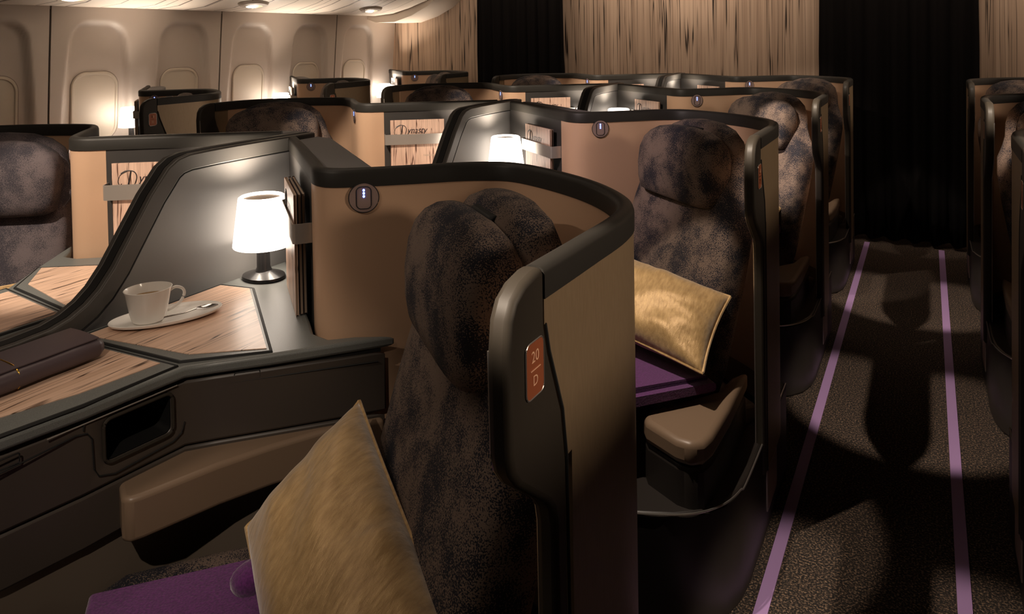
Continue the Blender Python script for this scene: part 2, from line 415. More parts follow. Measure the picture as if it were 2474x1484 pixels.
# ceiling spot pods on the service panel
def psu_z(x):
    for (a, b), (c, d) in zip(prof, prof[1:]):
        if a <= x <= c: return b+(d-b)*(x-a)/(c-a)
    return 1.9
pod_proto = None
for i, (x, y, lab) in enumerate([(-4.17, 2.335, 'white oval ceiling spot above the window nearest the left edge'), (-4.17, 3.62, 'lit oval ceiling spot above the third window from the left edge'), (-4.17, 4.90, 'lit oval ceiling spot above the row of seats near the wood wall')]):
    t = empty('ceiling_spot', (x, y, psu_z(x)), lab, 'ceiling light', 'oval spots under the overhead bin')
    t.rotation_euler = (0, -0.24, 0)
    link('bezel', *lathe([(0.0, 0.01), (0.125, 0.006), (0.13, -0.004), (0.112, -0.020), (0.07, -0.026), (0.055, -0.014), (0.0, -0.010)], n=36, sx=0.55, sy=1, cap=False), 'white', t)
    link('bulb', *superell((0, -0.01, -0.024), (0.022, 0, 0), (0, 0.03, 0), (0, 0, 0.012), 1, 1, 16, 8), 'bulb', t)

# ------------------------------------------------------------------ seat suites (built once for each handedness)
B0 = Vector((-0.62, 1.10, 0.0))
TH = math.radians(40); fv = np.array((-math.sin(TH), -math.cos(TH))); lv = np.array((math.cos(TH), -math.sin(TH))); S0 = np.array((-0.618, 1.10))
def SF(a, b, z): q = S0+a*lv+b*fv; return (q[0], q[1], z)
ctrl = [(-0.402, 0.757), (-0.402, 0.90), (-0.404, 1.03), (-0.424, 1.118), (-0.480, 1.200), (-0.570, 1.278), (-0.690, 1.345), (-0.790, 1.375), (-0.875, 1.338), (-0.950, 1.268), (-1.045, 1.182), (-1.095, 1.152), (-1.138, 1.158), (-1.185, 1.195), (-1.26, 1.255), (-1.36, 1.333), (-1.46, 1.412), (-1.585, 1.507)]
PATH = catmull(ctrl, 6)
def sub_path(a, b): return PATH[a*6:b*6+1]
def plate_text(txt, mirror):
    a, b = txt.split(' ')
    out = []
    for s, dz, sz in ((a, 0.014, 0.019), (b, -0.0135, 0.017)):
        V, F = text_geo(s, sz); out.append(([(0, -x if mirror else x, z+dz) for x, z, e in V], F))
    out.append(box(-0.0005, 0.0005, -0.012, 0.012, -0.0005, 0.0005))
    return merge(*out)

def start_at(y0):
    return [(-0.402, y0)]+[p for i, p in enumerate(PATH) if i > 17 or p[1] > y0+0.012]
NT = len(PATH)-1-13*6   # path points behind the tan corner
def build_shell(mirror, label, dy=0.0):
    kw = dict(mirror=mirror, base=B0)
    t = empty('seat_shell', (0, 0, 0), label, 'seat shell')
    L = lambda name, vf, m, **k: link(name, *vf, m, parent=k.pop('parent', t), **{**kw, **k})
    # outer wall
    L('shell_wall', merge(prism_x([(y+dy, z) for y, z in [(0.757, 1.12), (0.757, 1.085), (0.766, 1.05), (0.80, 0.965), (0.81, 0.90), (0.84, 0.90), (0.84, 1.12)]], -0.411, -0.390), sweep(start_at(0.828+dy)[:-NT], [(-0.012, 0.20), (0.009, 0.20), (0.009, 1.12), (-0.012, 1.12)])), 'bronze')
    # tan lining
    lp = start_at(0.828+dy)[:-NT]
    L('lining', sweep(lp, [(0.0092, 0.30), (0.0125, 0.30), (0.0125, 1.118), (0.0092, 1.118)]), 'tan', smooth=60)
    # magazine panel and its thick hollow top
    L('magazine_panel', sweep(sub_path(13, 17), [(-0.05, 0.30), (0.012, 0.30), (0.012, 1.12), (-0.05, 1.12)]), 'magpanel')
    q = [PATH[13*6], PATH[17*6]]; nr = np.array((0.62, 0.785))
    wedge = [(-1.150, 1.185), (-1.575, 1.515), (-1.575, 1.60), (-1.50, 1.58), (-1.08, 1.262), (-1.04, 1.215), (-1.09, 1.18)]
    L('shelf_top', prism(wedge, 1.085, 1.143), 'shelf', bevel=0.008)
    # rim
    pr = [(-0.0135, 1.115), (0.0150, 1.115), (0.0150, 1.144), (0.0115, 1.151), (0.004, 1.1535), (-0.005, 1.1535), (-0.011, 1.150), (-0.0135, 1.143)]
    L('rim', sweep(start_at(0.757+dy), pr), 'rim', smooth=50)
    # front post with seat plate
    fp = [(0.757, 1.1535), (0.735, 1.1535), (0.708, 1.148), (0.685, 1.135), (0.673, 1.115), (0.668, 1.08), (0.670, 0.965), (0.675, 0.945), (0.690, 0.925), (0.760, 0.868), (0.772, 0.852), (0.777, 0.83), (0.783, 0.20), (0.815, 0.20), (0.812, 0.70), (0.810, 0.90), (0.800, 0.965), (0.766, 1.05), (0.757, 1.085)]
    fp = [(y+dy, z) for y, z in fp]
    L('front_post', prism_x(fp, -0.4165, -0.3885), 'frame', bevel=0.008, seg=3)
    gl = [(y, z) for y, z in fp[13:]]
    L('groove', tube([(-0.3898, y+0.002, z) for y, z in gl], 0.0022, 6), 'groove')
    L('post_highlight', tube([(-0.4150, y+0.004, z) for y, z in fp[5:13]], 0.002, 6), 'steel')  # steel tube imitating the glossy highlight along the post's front edge
    pl = L('seat_plate', prism_x(rrect(0.727+dy, 1.045, 0.0205, 0.031, 0.008), -0.389, -0.3868), 'orange')
    pl['label'] = 'orange seat number plate'
    L('plate_edge', merge(*[tube([(-0.3875, y, z) for y, z in rrect(0.727+dy, 1.045, 0.0215, 0.032, 0.009)+[rrect(0.727+dy, 1.045, 0.0215, 0.032, 0.009)[0]]], 0.0012, 6)]), 'steel', parent=pl)
    # lower skirt with silver line
    sk = [(-0.398, 1.19), (-0.398, 0.62), (-0.405, 0.545), (-0.425, 0.475), (-0.465, 0.415), (-0.52, 0.372), (-0.60, 0.335), (-0.70, 0.30), (-0.74, 0.36), (-0.55, 0.60), (-0.45, 0.90), (-0.45, 1.20), (-0.43, 1.225)]
    L('skirt', prism(sk, 0.0, 0.288), 'base', bevel=0.01)
    L('skirt_line', tube([(x-(0.002 if i < 2 else 0), y, 0.288) for i, (x, y) in enumerate(catmull(sk[0:8], 5))], 0.0025, 6), 'steel')
    back = [PATH[i] for i in range(3*6, 12*6, 4)]
    L('plinth', sweep(back, [(-0.016, 0.0), (0.012, 0.0), (0.012, 0.21), (-0.016, 0.21)]), 'base')
    fl = L('floor_light', prism_x(rrect(0.915, 0.125, 0.075, 0.062, 0.006, 2), -0.399, -0.3955), 'steel')
    fl['label'] = 'small silver framed floor light'
    L('lens', prism_x(rrect(0.915, 0.125, 0.067, 0.054, 0.004, 2), -0.3958, -0.3945), 'socket', parent=fl)
    # socket on the lining
    i0 = 10*6-3; p = np.array(PATH[i0]); a = np.array(PATH[i0-2]); b = np.array(PATH[i0+2]); d = (a-b)/np.linalg.norm(a-b)   # d runs towards the aisle
    nn = np.array((d[1], -d[0]))
    if nn @ np.array((-0.6, -0.8)) < 0: nn = -nn
    pc = np.array((-1.023, 1.167)); 
    pc = p+0.0128*nn+d*((pc-p) @ d)
    def disc(r0, r1, h0, h1, zc, sq=None, n=40):
        rings = []
        for r, h in ((r0, h0), (r0, h1), (r1, h1)):
            rings.append([(pc[0]+nn[0]*h+d[0]*r*math.cos(2*pi*i/n), pc[1]+nn[1]*h+d[1]*r*math.cos(2*pi*i/n), zc+r*math.sin(2*pi*i/n)) for i in range(n)])
        return loft(rings)
    so = L('socket', disc(0.031, 0.030, -0.003, 0.0025, 1.092), 'socket')
    L('socket_ring', tube([(pc[0]+nn[0]*.002+d[0]*.0315*math.cos(2*pi*i/40), pc[1]+nn[1]*.002+d[1]*.0315*math.cos(2*pi*i/40), 1.092+.0315*math.sin(2*pi*i/40)) for i in range(41)], 0.0011, 6, False), 'groove', parent=so)
    rr = rrect(0, 0, 0.0155, 0.0235, 0.010); rr.append(rr[0])
    L('socket_hatch', tube([(pc[0]+nn[0]*.003+d[0]*x, pc[1]+nn[1]*.003+d[1]*x, 1.092+z) for x, z in rr], 0.0010, 6, False), 'groove', parent=so)
    for dz in (0.003, 0.0095, 0.016):
        L('led', superell((pc[0]+nn[0]*.003, pc[1]+nn[1]*.003, 1.092+dz), (d[0]*.0024, d[1]*.0024, 0), (nn[0]*.0012, nn[1]*.0012, 0), (0, 0, .0028), 1, 1, 10, 6), 'blue', parent=so)
    # metal magazine band
    a = np.array(PATH[17*6-9]); m0 = np.array(PATH[13*6]); dd = (a-m0)/np.linalg.norm(a-m0); nm = np.array((-dd[1], dd[0]))
    if nm @ np.array((-0.6, -0.8)) < 0: nm = -nm
    bp = [m0+dd*0.005+nm*0.012, m0+dd*0.004+nm*0.048, m0+dd*0.010+nm*0.054, m0+dd*0.285+nm*0.054, m0+dd*0.292+nm*0.048, m0+dd*0.292+nm*0.012]
    L('magazine_band', sweep([tuple(x) for x in bp], [(-0.0012, 0.972), (0.0012, 0.972), (0.0012, 1.017), (-0.0012, 1.017)]), 'band', smooth=50)
    t['mag'] = [float(v) for v in (*m0, *dd, *nm)]
    return t

def build_seat(mirror, label, fabric='fabric'):
    kw = dict(mirror=mirror, base=B0)
    t = empty('cabin_seat', (0, 0, 0), label, 'seat')
    L = lambda name, vf, m, **k: link(name, *vf, m, parent=k.pop('parent', t), **{**kw, **k})
    rings = []
    for z, w, d, b, e in [(0.36, .20, .04, .21, .6), (0.37, .262, .07, .208, .45), (0.45, .272, .078, .190, .42), (0.60, .278, .075, .150, .42), (0.75, .280, .07, .110, .42), (0.86, .276, .066, .080, .45), (0.92, .266, .062, .066, .5), (0.965, .245, .058, .052, .52), (1.00, .224, .055, .040, .55), (1.05, .208, .055, .026, .57), (1.095, .184, .052, .016, .62), (1.125, .146, .046, .012, .68), (1.143, .095, .034, .01, .8), (1.150, .03, .015, .01, 1)]:
        rings.append([SF(((-0.05 if fabric == 'fabric_blue' else -0.014) if z > 0.93 else 0)+w*spow(math.cos(2*pi*i/40), e), b+d*spow(math.sin(2*pi*i/40), e), z) for i in range(40)])
    L('backrest', loft(rings), fabric, smooth=60)
    hb = []
    for z, w, d, b, e in [(0.903, .13, .015, .116, .7), (0.905, .168, .036, .117, .5), (0.915, .186, .050, .118, .46), (0.95, .194, .058, .115, .46), (1.00, .198, .062, .110, .44), (1.05, .197, .060, .104, .44), (1.085, .184, .054, .100, .48), (1.108, .160, .045, .097, .55), (1.124, .125, .033, .096, .65), (1.133, .07, .016, .095, .8)]:
        hb.append([SF((-0.055 if fabric == 'fabric_blue' else 0.004)+w*1.03*spow(math.cos(2*pi*i/40), e), b+d*spow(math.sin(2*pi*i/40), e), z) for i in range(40)])
    L('headrest', loft(hb), fabric, smooth=60)
    L('headrest_slot', obox(SF(-0.05, 0.040, 1.08), [*(0.10*lv), 0], [*(0.028*fv), 0], (0, 0, 0.05)), 'groove', bevel=0.004)
    # seat cushion, base, aisle armrest
    cs = []
    for b, z0, z1, w in [(0.16, .36, .44, .25), (0.17, .34, .465, .268), (0.30, .33, .47, .272), (0.50, .335, .478, .274), (0.66, .345, .478, .272), (0.70, .36, .462, .265), (0.712, .39, .43, .25)]:
        cs.append([SF(x, b, z) for x, z in rrect(0, (z0+z1)/2, w, (z1-z0)/2, min(0.03, (z1-z0)*.45), 4)])
    L('seat_cushion', loft(cs), fabric, smooth=50)
    L('seat_base', prism([SF(-.25, .02, 0)[:2], SF(.25, .02, 0)[:2], SF(.25, .62, 0)[:2], SF(-.25, .62, 0)[:2]], 0.0, 0.33), 'seatside', bevel=0.01)
    arm = [(-0.452, 0.87), (-0.447, 0.62), (-0.452, 0.47), (-0.462, 0.425), (-0.488, 0.402), (-0.525, 0.405), (-0.615, 0.452), (-0.632, 0.48), (-0.628, 0.515), (-0.50, 0.70), (-0.485, 0.80)]
    L('armrest', prism(arm, 0.392, 0.452), 'leather', bevel=0.016, seg=4)
    ab = [(x*0.97-0.0165, y*0.97+0.018) for x, y in arm]
    L('armrest_box', prism(ab, 0.13, 0.393), 'base', bevel=0.02, seg=3)
    return t

CONS = [(-1.585, 0.22), (-1.585, 1.472), (-1.19, 1.170), (-1.135, 1.125), (-1.085, 1.118), (-1.045, 1.155), (-0.972, 1.200), (-1.135, 1.003), (-1.205, 0.925), (-1.238, 0.885), (-1.246, 0.80), (-1.254, 0.70), (-1.274, 0.578), (-1.31, 0.44), (-1.37, 0.30), (-1.42, 0.22)]
def inset(poly, d):
    out = []; n = len(poly)
    for i in range(n):
        a, b, c = (np.array(poly[k % n], float) for k in (i-1, i, i+1))
        e1 = (b-a)/np.linalg.norm(b-a); e2 = (c-b)/np.linalg.norm(c-b)
        n1 = np.array((e1[1], -e1[0])); n2 = np.array((e2[1], -e2[0])); m = n1+n2; m /= max(1e-6, np.linalg.norm(m)); k = d/max(0.5, m @ n1)
        out.append(tuple(b+m*k))
    return out
def build_console(mirror, label):
    kw = dict(mirror=mirror, base=B0)
    t = empty('side_console', (0, 0, 0), label, 'console')
    L = lambda name, vf, m, **k: link(name, *vf, m, parent=k.pop('parent', t), **{**kw, **k})
    L('worktop', prism(CONS, 0.776, CZ), 'top', bevel=0.007, seg=3)
    ins = inset(CONS, 0.010)
    L('gap', prism(inset(CONS, 0.016), 0.768, 0.777), 'groove')
    fa = L('fascia', prism(ins, 0.640, 0.769), 'dark', bevel=0.006)
    # storage cubby cut into the fascia
    B1, B2 = np.array((-1.235, 0.893)), np.array((-1.262, 0.60)); ub = (B2-B1)/np.linalg.norm(B2-B1); nb = np.array((-ub[1], ub[0]))
    if nb @ np.array((1, 0)) < 0: nb = -nb
    def onB(s, n, z): q = B1+ub*s+nb*n; return (q[0], q[1], z)
    def cub(hx, hz, r, n0, n1):
        rr = rrect(0.094, 0.719, hx, hz, r, 5); return loft([[onB(a, n0, z) for a, z in rr], [onB(a, n1, z) for a, z in rr]])
    V, F = cub(0.062, 0.037, 0.012, -0.18, 0.05); 
    V2 = [Vector(v)-B0 for v in V]; V2 = [Vector((-v.x, v.y, v.z)) if mirror else v for v in V2]
    boolean(fa, V2, F)
    rr = rrect(0.094, 0.719, 0.0645, 0.0395, 0.014, 5); rr.append(rr[0])
    L('cubby_frame', tube([onB(a, -0.009, z) for a, z in rr], 0.0032, 8, False), 'frame')
    rr = rrect(0.094, 0.719, 0.061, 0.036, 0.012, 5)
    L('cubby_liner', loft([[onB(a, -0.014, z) for a, z in rr], [onB(a, -0.175, z) for a, z in rr], [onB(a*.99+.001, -0.176, z) for a, z in rr]], False), 'black')
    # seams, latches on the fascia
    A1, A2 = np.array((-0.970, 1.187)), np.array((-1.224, 0.907)); ua = (A2-A1)/np.linalg.norm(A2-A1); na = np.array((-ua[1], ua[0]))
    if na @ np.array((1, -1)) < 0: na = -na
    def onA(s, n, z): q = A1+ua*s+na*n; return (q[0], q[1], z)
    seamA = [(0.00, 0.7475), (0.30, 0.7475), (0.325, 0.742), (0.335, 0.725)]
    L('seam', merge(tube([onA(s, -0.0095, z) for s, z in [(0.03, 0.750), (0.34, 0.750), (0.355, 0.742), (0.362, 0.72), (0.368, 0.69), (0.378, 0.675)]], 0.0014, 6),
                    tube([onB(s, -0.0095, z) for s, z in [(0.19, 0.768), (0.192, 0.755), (0.17, 0.735), (0.168, 0.68), (0.158, 0.664), (0.14, 0.660)]][0:2], 0.0014, 6),
                    tube([onB(s, -0.0095, z) for s, z in [(0.36, 0.742), (0.205, 0.752), (0.186, 0.748), (0.178, 0.735), (0.176, 0.68), (0.168, 0.664), (0.14, 0.655), (0.03, 0.662), (0.012, 0.672), (0.006, 0.69)]], 0.0014, 6)), 'groove')
    for fn, s0 in ((onA, 0.29), (onB, 0.315)):
        rr = rrect(s0, 0.765 if fn is onB else 0.7685, 0.024, 0.008, 0.003, 3); rr = [(a, z-0.008) for a, z in rr]; rr.append(rr[0])
        L('latch', tube([fn(a, -0.0095, z) for a, z in rr], 0.0012, 6, False), 'groove')
    L('edge_highlight', tube([onB(s_, -0.0088, 0.7672) for s_ in (0.02, 0.12, 0.25)], 0.0013, 6), 'band')  # thin metal tube in place of the bright highlight under the worktop
    # leather pad and lower body
    ins2 = inset(CONS, 0.028)
    L('lower_fascia', prism(inset(CONS, 0.012), 0.545, 0.638), 'dark', bevel=0.008)
    L('lower_body', prism(ins2, 0.0, 0.548), 'seatside', bevel=0.008)
    pad = [(-1.285, 0.775), (-1.222, 0.742), (-1.206, 0.745), (-1.196, 0.765), (-1.155, 0.893), (-1.115, 0.985), (-1.067, 1.075), (-0.985, 1.175), (-1.06, 1.21), (-1.20, 1.02), (-1.265, 0.92)]
    L('arm_pad', prism(pad, 0.548, 0.629), 'leather', bevel=0.009, seg=4)
    # wooden tray panels
    t1 = [(-1.560, 0.866), (-1.570, 1.235), (-1.473, 1.255), (-1.140, 1.012), (-1.262, 0.893)]
    t1w = [(-1.552, 0.876), (-1.563, 1.228), (-1.476, 1.246), (-1.155, 1.014), (-1.272, 0.920)]
    t2 = [(-1.566, 0.852), (-1.250, 0.877), (-1.258, 0.70), (-1.278, 0.578), (-1.314, 0.45), (-1.40, 0.26), (-1.566, 0.26)]
    t2w = [(-1.557, 0.843), (-1.285, 0.866), (-1.302, 0.72), (-1.338, 0.60), (-1.38, 0.47), (-1.44, 0.30), (-1.557, 0.30)]
    for a, b in ((t1, t1w), (t2, t2w)):
        o = L('tray_leaf', prism(a, CZ-0.002, CZ+0.004), 'top', bevel=0.003)
        w = L('wood_inlay', prism(b, CZ+0.003, CZ+0.0055), 'tray_wood', parent=o)
        bl = a+[a[0]]
        L('leaf_gap', tube([(x, y, CZ+0.0012) for x, y in bl], 0.0038, 6, False), 'groove', parent=o)
    return t

LAMP_UP, LAMP_DOWN = 11.0, 1.6
def build_lamp(label, tilt=0.0, up=None, sh='lampshade'):
    t = empty('table_lamp', (0, 0, 0), label, 'lamp')
    link('base', *lathe([(0.0, 0.0), (0.060, 0.0), (0.062, 0.004), (0.060, 0.009), (0.030, 0.018), (0.020, 0.022), (0.0, 0.023)], sx=1.0, sy=0.82, cap=False), 'lampbase', t)
    link('stem', *lathe([(0.0, 0.02), (0.022, 0.02), (0.0175, 0.03), (0.0165, 0.11), (0.0, 0.115)], n=20, cap=False), 'lampbase', t)
    link('lamp_shade', *lathe([(0.076, 0.088), (0.077, 0.090), (0.0605, 0.216), (0.055, 0.220), (0.050, 0.214), (0.053, 0.21), (0.072, 0.092), (0.076, 0.088)], n=40, cap=False), sh, t)
    for nm, z, tz, en in (('lamp_uplight', 0.226, 1.0, LAMP_UP), ('lamp_downlight', 0.084, -1.0, LAMP_DOWN)):
        l = lamp_light(nm, 'SPOT', (0, 0, z), (tilt if tz > 0 else 0, 0, tz), up if (up and tz > 0) else en, (1.0, 0.84, 0.68), 0.04, 110 if (tilt and tz > 0) else 155, 1.0); l.parent = t
    link('diffuser', *lathe([(0.0, 0.209), (0.050, 0.2085), (0.050, 0.212), (0.0, 0.2125)], n=32, cap=False), 'paper', t)
    return t

def build_divider(label):
    t = empty('privacy_divider', (0, 0, 0), label, 'divider')
    out = [(1.60, 1.153), (1.40, 1.1535), (1.25, 1.1525), (1.17, 1.150), (1.135, 1.142), (1.108, 1.124), (1.06, 1.065), (0.964, 0.920), (0.930, 0.880), (0.900, 0.856), (0.865, 0.838), (0.825, 0.827), (0.76, 0.823), (0.30, 0.822)]
    full = out+[(0.30, 0.50), (1.60, 0.50)]
    link('panel', *prism_x([(y, z-0.012) if z > 0.6 else (y, z) for y, z in full], CEN-0.014, CEN+0.014), 'divider', t, base=Vector((CEN, 1.10, 0)))
    inn = []
    o2 = np.array(out)
    for i, (y, z) in enumerate(out):
        a = o2[max(i-1, 0)]; b = o2[min(i+1, len(out)-1)]; d = (b-a)/np.linalg.norm(b-a); nn = np.array((-d[1], d[0]))   # inward (down)
        if nn[1] > 0: nn = -nn
        if 5 <= i <= 9: nn = np.array((abs(nn[0]), -abs(nn[1])))
        w = 0.042 if i < 12 else 0.03
        inn.append((y+nn[0]*w, z+nn[1]*w))
    for s, nm in ((1, 'trim'), (-1, 'trim')):
        link(nm, *prism_x(out+inn[::-1], CEN+s*0.012, CEN+s*0.032), 'divtrim', t, base=Vector((CEN, 1.10, 0)), bevel=0.004)
        link('trim_seam', *tube([(CEN+s*0.0305, y, z) for y, z in inn[:-2]], 0.0022, 6), 'groove', t, base=Vector((CEN, 1.10, 0)))
    link('seal', *prism_x(out+[(y, z-0.02) for y, z in out[::-1]], CEN-0.0125, CEN+0.0125), 'groove', t, base=Vector((CEN, 1.10, 0)))
    return t

def build_magazine(label, cover='cover_wood', title=True, th=0.007, sub=True):
    t = empty('magazine', (0, 0, 0), label, 'magazine')
    w, h = 0.235, 0.278
    link('cover', *merge(box(-w/2, w/2, -th/2, -th/2+0.0009, 0, h), box(-w/2, w/2, th/2-0.0009, th/2, 0, h), box(-w/2, -w/2+0.0009, -th/2, th/2, 0, h)), cover, t)
    link('pages', *box(-w/2+0.001, w/2-0.002, -th/2+0.0009, th/2-0.0009, 0.002, h-0.002), 'paper', t)
    if title:
        V, F = text_geo('ynasty', 0.042, 0.35, 'LEFT')
        parts = [([(x*0.8-0.045, -th/2-0.0004-e*.1, z+h-0.047) for x, z, e in V], F)]
        # flourished capital
        def stroke(pts, r): return tube([(x, -th/2-0.0003, h+z) for x, z in catmull(pts, 6)], r, 6)
        parts.append(stroke([(-0.064, -0.025), (-0.068, -0.045), (-0.073, -0.068), (-0.078, -0.083)], 0.0020))
        parts.append(stroke([(-0.092, -0.030), (-0.075, -0.022), (-0.055, -0.026), (-0.048, -0.042), (-0.056, -0.066), (-0.074, -0.082)], 0.0014))
        parts.append(stroke([(-0.075, -0.024), (-0.093, -0.034), (-0.100, -0.052), (-0.096, -0.064), (-0.090, -0.060)], 0.0010))
        link('title', *merge(*parts), 'ink', t)
        if sub:
            V, F = text_geo('FASHION', 0.012)
            link('subtitle', [(x+0.05, -th/2-0.0004, z+0.12) for x, z, e in V], F, 'paper', t)
    return t

ROWS = ['nearest', 'second', 'third', 'farthest']
ORD = ['first', 'second', 'third', 'fourth']
protos = {}
def get(key, fn):
    if key not in protos:
        protos[key] = fn(); return protos[key]
    return copy_tree(protos[key])
def base_loc(block, k):
    if block == 'D': return Vector((B0.x, B0.y+k*P, 0))
    if block == 'G': return Vector((2*CEN-B0.x-(0.055, 0.02, 0, 0)[k], B0.y+k*P+(0.075, 0.02, 0, 0)[k], 0))
    if block == 'K': return Vector((B0.x-3.04, B0.y+0.27+k*1.31, 0))
    if block == 'A': return Vector((2*CEN-B0.x+3.04, B0.y+0.02+k*P, 0))
BN = {'D': 'right-of-centre column', 'G': 'left-of-centre column', 'K': 'window-side column', 'A': 'column right of the aisle'}
rows = {'D': range(4), 'G': range(4), 'K': range(1, 4), 'A': range(4)}
def to_world(block, k, x, y, z):   # a D-local point of the first row moved to another suite
    mir = block in 'GA'; b = base_loc(block, k); dx = x-B0.x
    return Vector((b.x+(-dx if mir else dx), b.y+y-B0.y, z))
for block in 'DGKA':
    mir = block in 'GA'; side = 'm' if mir else 'n'
    for i, k in enumerate(rows[block]):
        b = base_loc(block, k); rn = ROWS[i] if i < len(rows[block])-1 else 'farthest'
        txt = '%d %s' % (20+k, block)
        dy = 0.16 if block == 'G' else 0.0
        sh = get('shell'+side+str(dy), lambda: build_shell(mir, '', dy))
        sh.location = b; tag(sh, 'curved bronze seat shell with tan lining, %s in the %s' % (rn, BN[block]), 'seat shell', 'curved seat shells')
        pt = link('plate_text', *plate_text(txt, mir), 'platetext')
        pt.parent = [c for c in sh.children if c.name.startswith('seat_plate')][0]
        off = Vector((-0.3865, 0.727+dy, 1.045))-B0
        pt.location = (-off.x if mir else off.x, off.y, off.z)
        fb = 'fabric_blue' if (block == 'G' and k == 0) else 'fabric'
        se = get('seat'+side+fb, lambda: build_seat(mir, '', fb))
        se.location = b+Vector((0.065 if fb == 'fabric_blue' else 0, 0, 0)); tag(se, 'dark speckled fabric seat with headrest, %s in the %s' % (rn, BN[block]), 'seat', 'speckled cabin seats')
        co = get('console'+side, lambda: build_console(mir, ''))
        co.location = b; tag(co, 'dark side console with wood tray top, %s in the %s' % (rn, BN[block]), 'console', 'side consoles')
        if block == 'A': continue
        la = get('lamp'+(block if block == 'K' else ''), lambda: build_lamp('', 0.55, 42, 'lampshade_window') if block == 'K' else build_lamp(''))
        la.location = to_world(block, k, -1.522, 1.333, CZ+0.0005)
        tag(la, 'small lit table lamp on the %s console of the %s' % (rn, BN[block]), 'lamp', 'lit table lamps')
        # magazines behind the band
        m0x, m0y, dx, dy, nx, ny = sh['mag']
        specs = [('cover_wood', True, 0.046), ('paperdark', False, 0.036), ('paperdark', False, 0.027)] if (block == 'D' and k == 0) else [('cover_wood', True, 0.044), ('paperdark', False, 0.034)]
        for j, (cv, ti, nd) in enumerate(specs):
            th = 0.007
            mg = get('mag'+cv, lambda: build_magazine('', cv, ti))
            s = 0.145+0.004*j
            q = to_world(block, k, m0x+dx*s+nx*nd, m0y+dy*s+ny*nd, CZ+0.001)
            ang = math.atan2(dy, dx)+pi      # cover faces the console
            mg.location = q; mg.rotation_euler = (0, 0, ang if not mir else -ang)
            ty = 'wood-grain covered magazine' if ti else 'dark %s magazine' % ('middle' if (j == 1 and len(specs) == 3) else 'rear')
            tag(mg, '%s in the %s rack of the %s' % (ty, rn, BN[block]), 'magazine', 'magazines in the racks')
    if block in 'DG':
        pass
for k in range(4):
    dv = get('div', lambda: build_divider(''))
    dv.location = (CEN, 1.10+k*P, 0)
    tag(dv, 'grey sloping privacy divider between the paired seats, %s row' % ROWS[k], 'divider', 'privacy dividers')
for o in list(bpy.data.objects):
    if 'mag' in o: del o['mag']

# ------------------------------------------------------------------ loose things
# coffee cup, saucer, spoon on the nearest console
ang = math.atan2(1.105-0.927, -1.427+1.529)
def rot2(x, y, a): return (x*math.cos(a)-y*math.sin(a), x*math.sin(a)+y*math.cos(a))
sz = CZ+0.0062
sc = Vector((-1.478, 1.016, sz))
sau = link('saucer', *lathe([(0.0, 0.0), (0.80, 0.0), (0.97, 0.006), (1.0, 0.011), (0.99, 0.0125), (0.90, 0.007), (0.78, 0.0045), (0.0, 0.004)], n=56, sx=0.118, sy=0.060, cap=False), 'china')
sau.location = sc; sau.rotation_euler.z = ang
tag(sau, 'long oval white china saucer under the coffee cup on the wood tray', 'saucer')
cp = Vector((-1.493, 0.982, sz+0.0045))
cup = empty('coffee_cup', cp, 'white china cup of coffee on the oval saucer', 'cup', rz=ang)
prof_c = [(0.0, 0.0), (0.026, 0.0), (0.030, 0.003), (0.0345, 0.020), (0.0385, 0.045), (0.0415, 0.064), (0.0445, 0.073), (0.0432, 0.0735), (0.0400, 0.064), (0.0365, 0.045), (0.032, 0.018), (0.0, 0.006)]
link('cup_body', *lathe(prof_c, n=48, sx=1.12, sy=0.98, cap=False), 'china', cup)
link('coffee', *lathe([(0.0, 0.052), (0.0372, 0.052), (0.037, 0.0535), (0.0, 0.0535)], n=40, sx=1.12, sy=0.98, cap=False), 'coffee', cup)
link('handle', *tube(catmull([(0.043, 0, 0.060), (0.056, 0, 0.066), (0.070, 0, 0.060), (0.074, 0, 0.048), (0.066, 0, 0.032), (0.050, 0, 0.020), (0.038, 0, 0.016)], 6), 0.0032, 10), 'china', cup)
sp = Vector((-1.455, 1.02, sz+0.0105)); spo = empty('teaspoon', sp, 'small metal teaspoon lying on the saucer beside the cup', 'spoon', rz=ang+0.02)
link('spoon_handle', *tube([(-0.075, 0, 0.0005), (-0.03, 0, 0.0), (0.02, 0, 0.001), (0.035, 0, 0.004), (0.045, 0, 0.006)], [0.0035, 0.0025, 0.002, 0.002, 0.0022], 10), 'spoon', spo)
rg = []
for i in range(13):
    t = i/12; x = 0.042+0.050*t; w = 0.0145*math.sin(pi*(0.04+0.92*t))**0.7
    rg.append([(x, w*math.cos(a), 0.0065-0.0055*math.sin(pi*t)*(1-(math.cos(a))**2)-(0.0012 if s else 0)) for s, a in [(0, pi*j/10) for j in range(11)]+[(1, pi-pi*j/10) for j in range(11)]])
link('spoon_bowl', *loft(rg), 'spoon', spo, smooth=60)

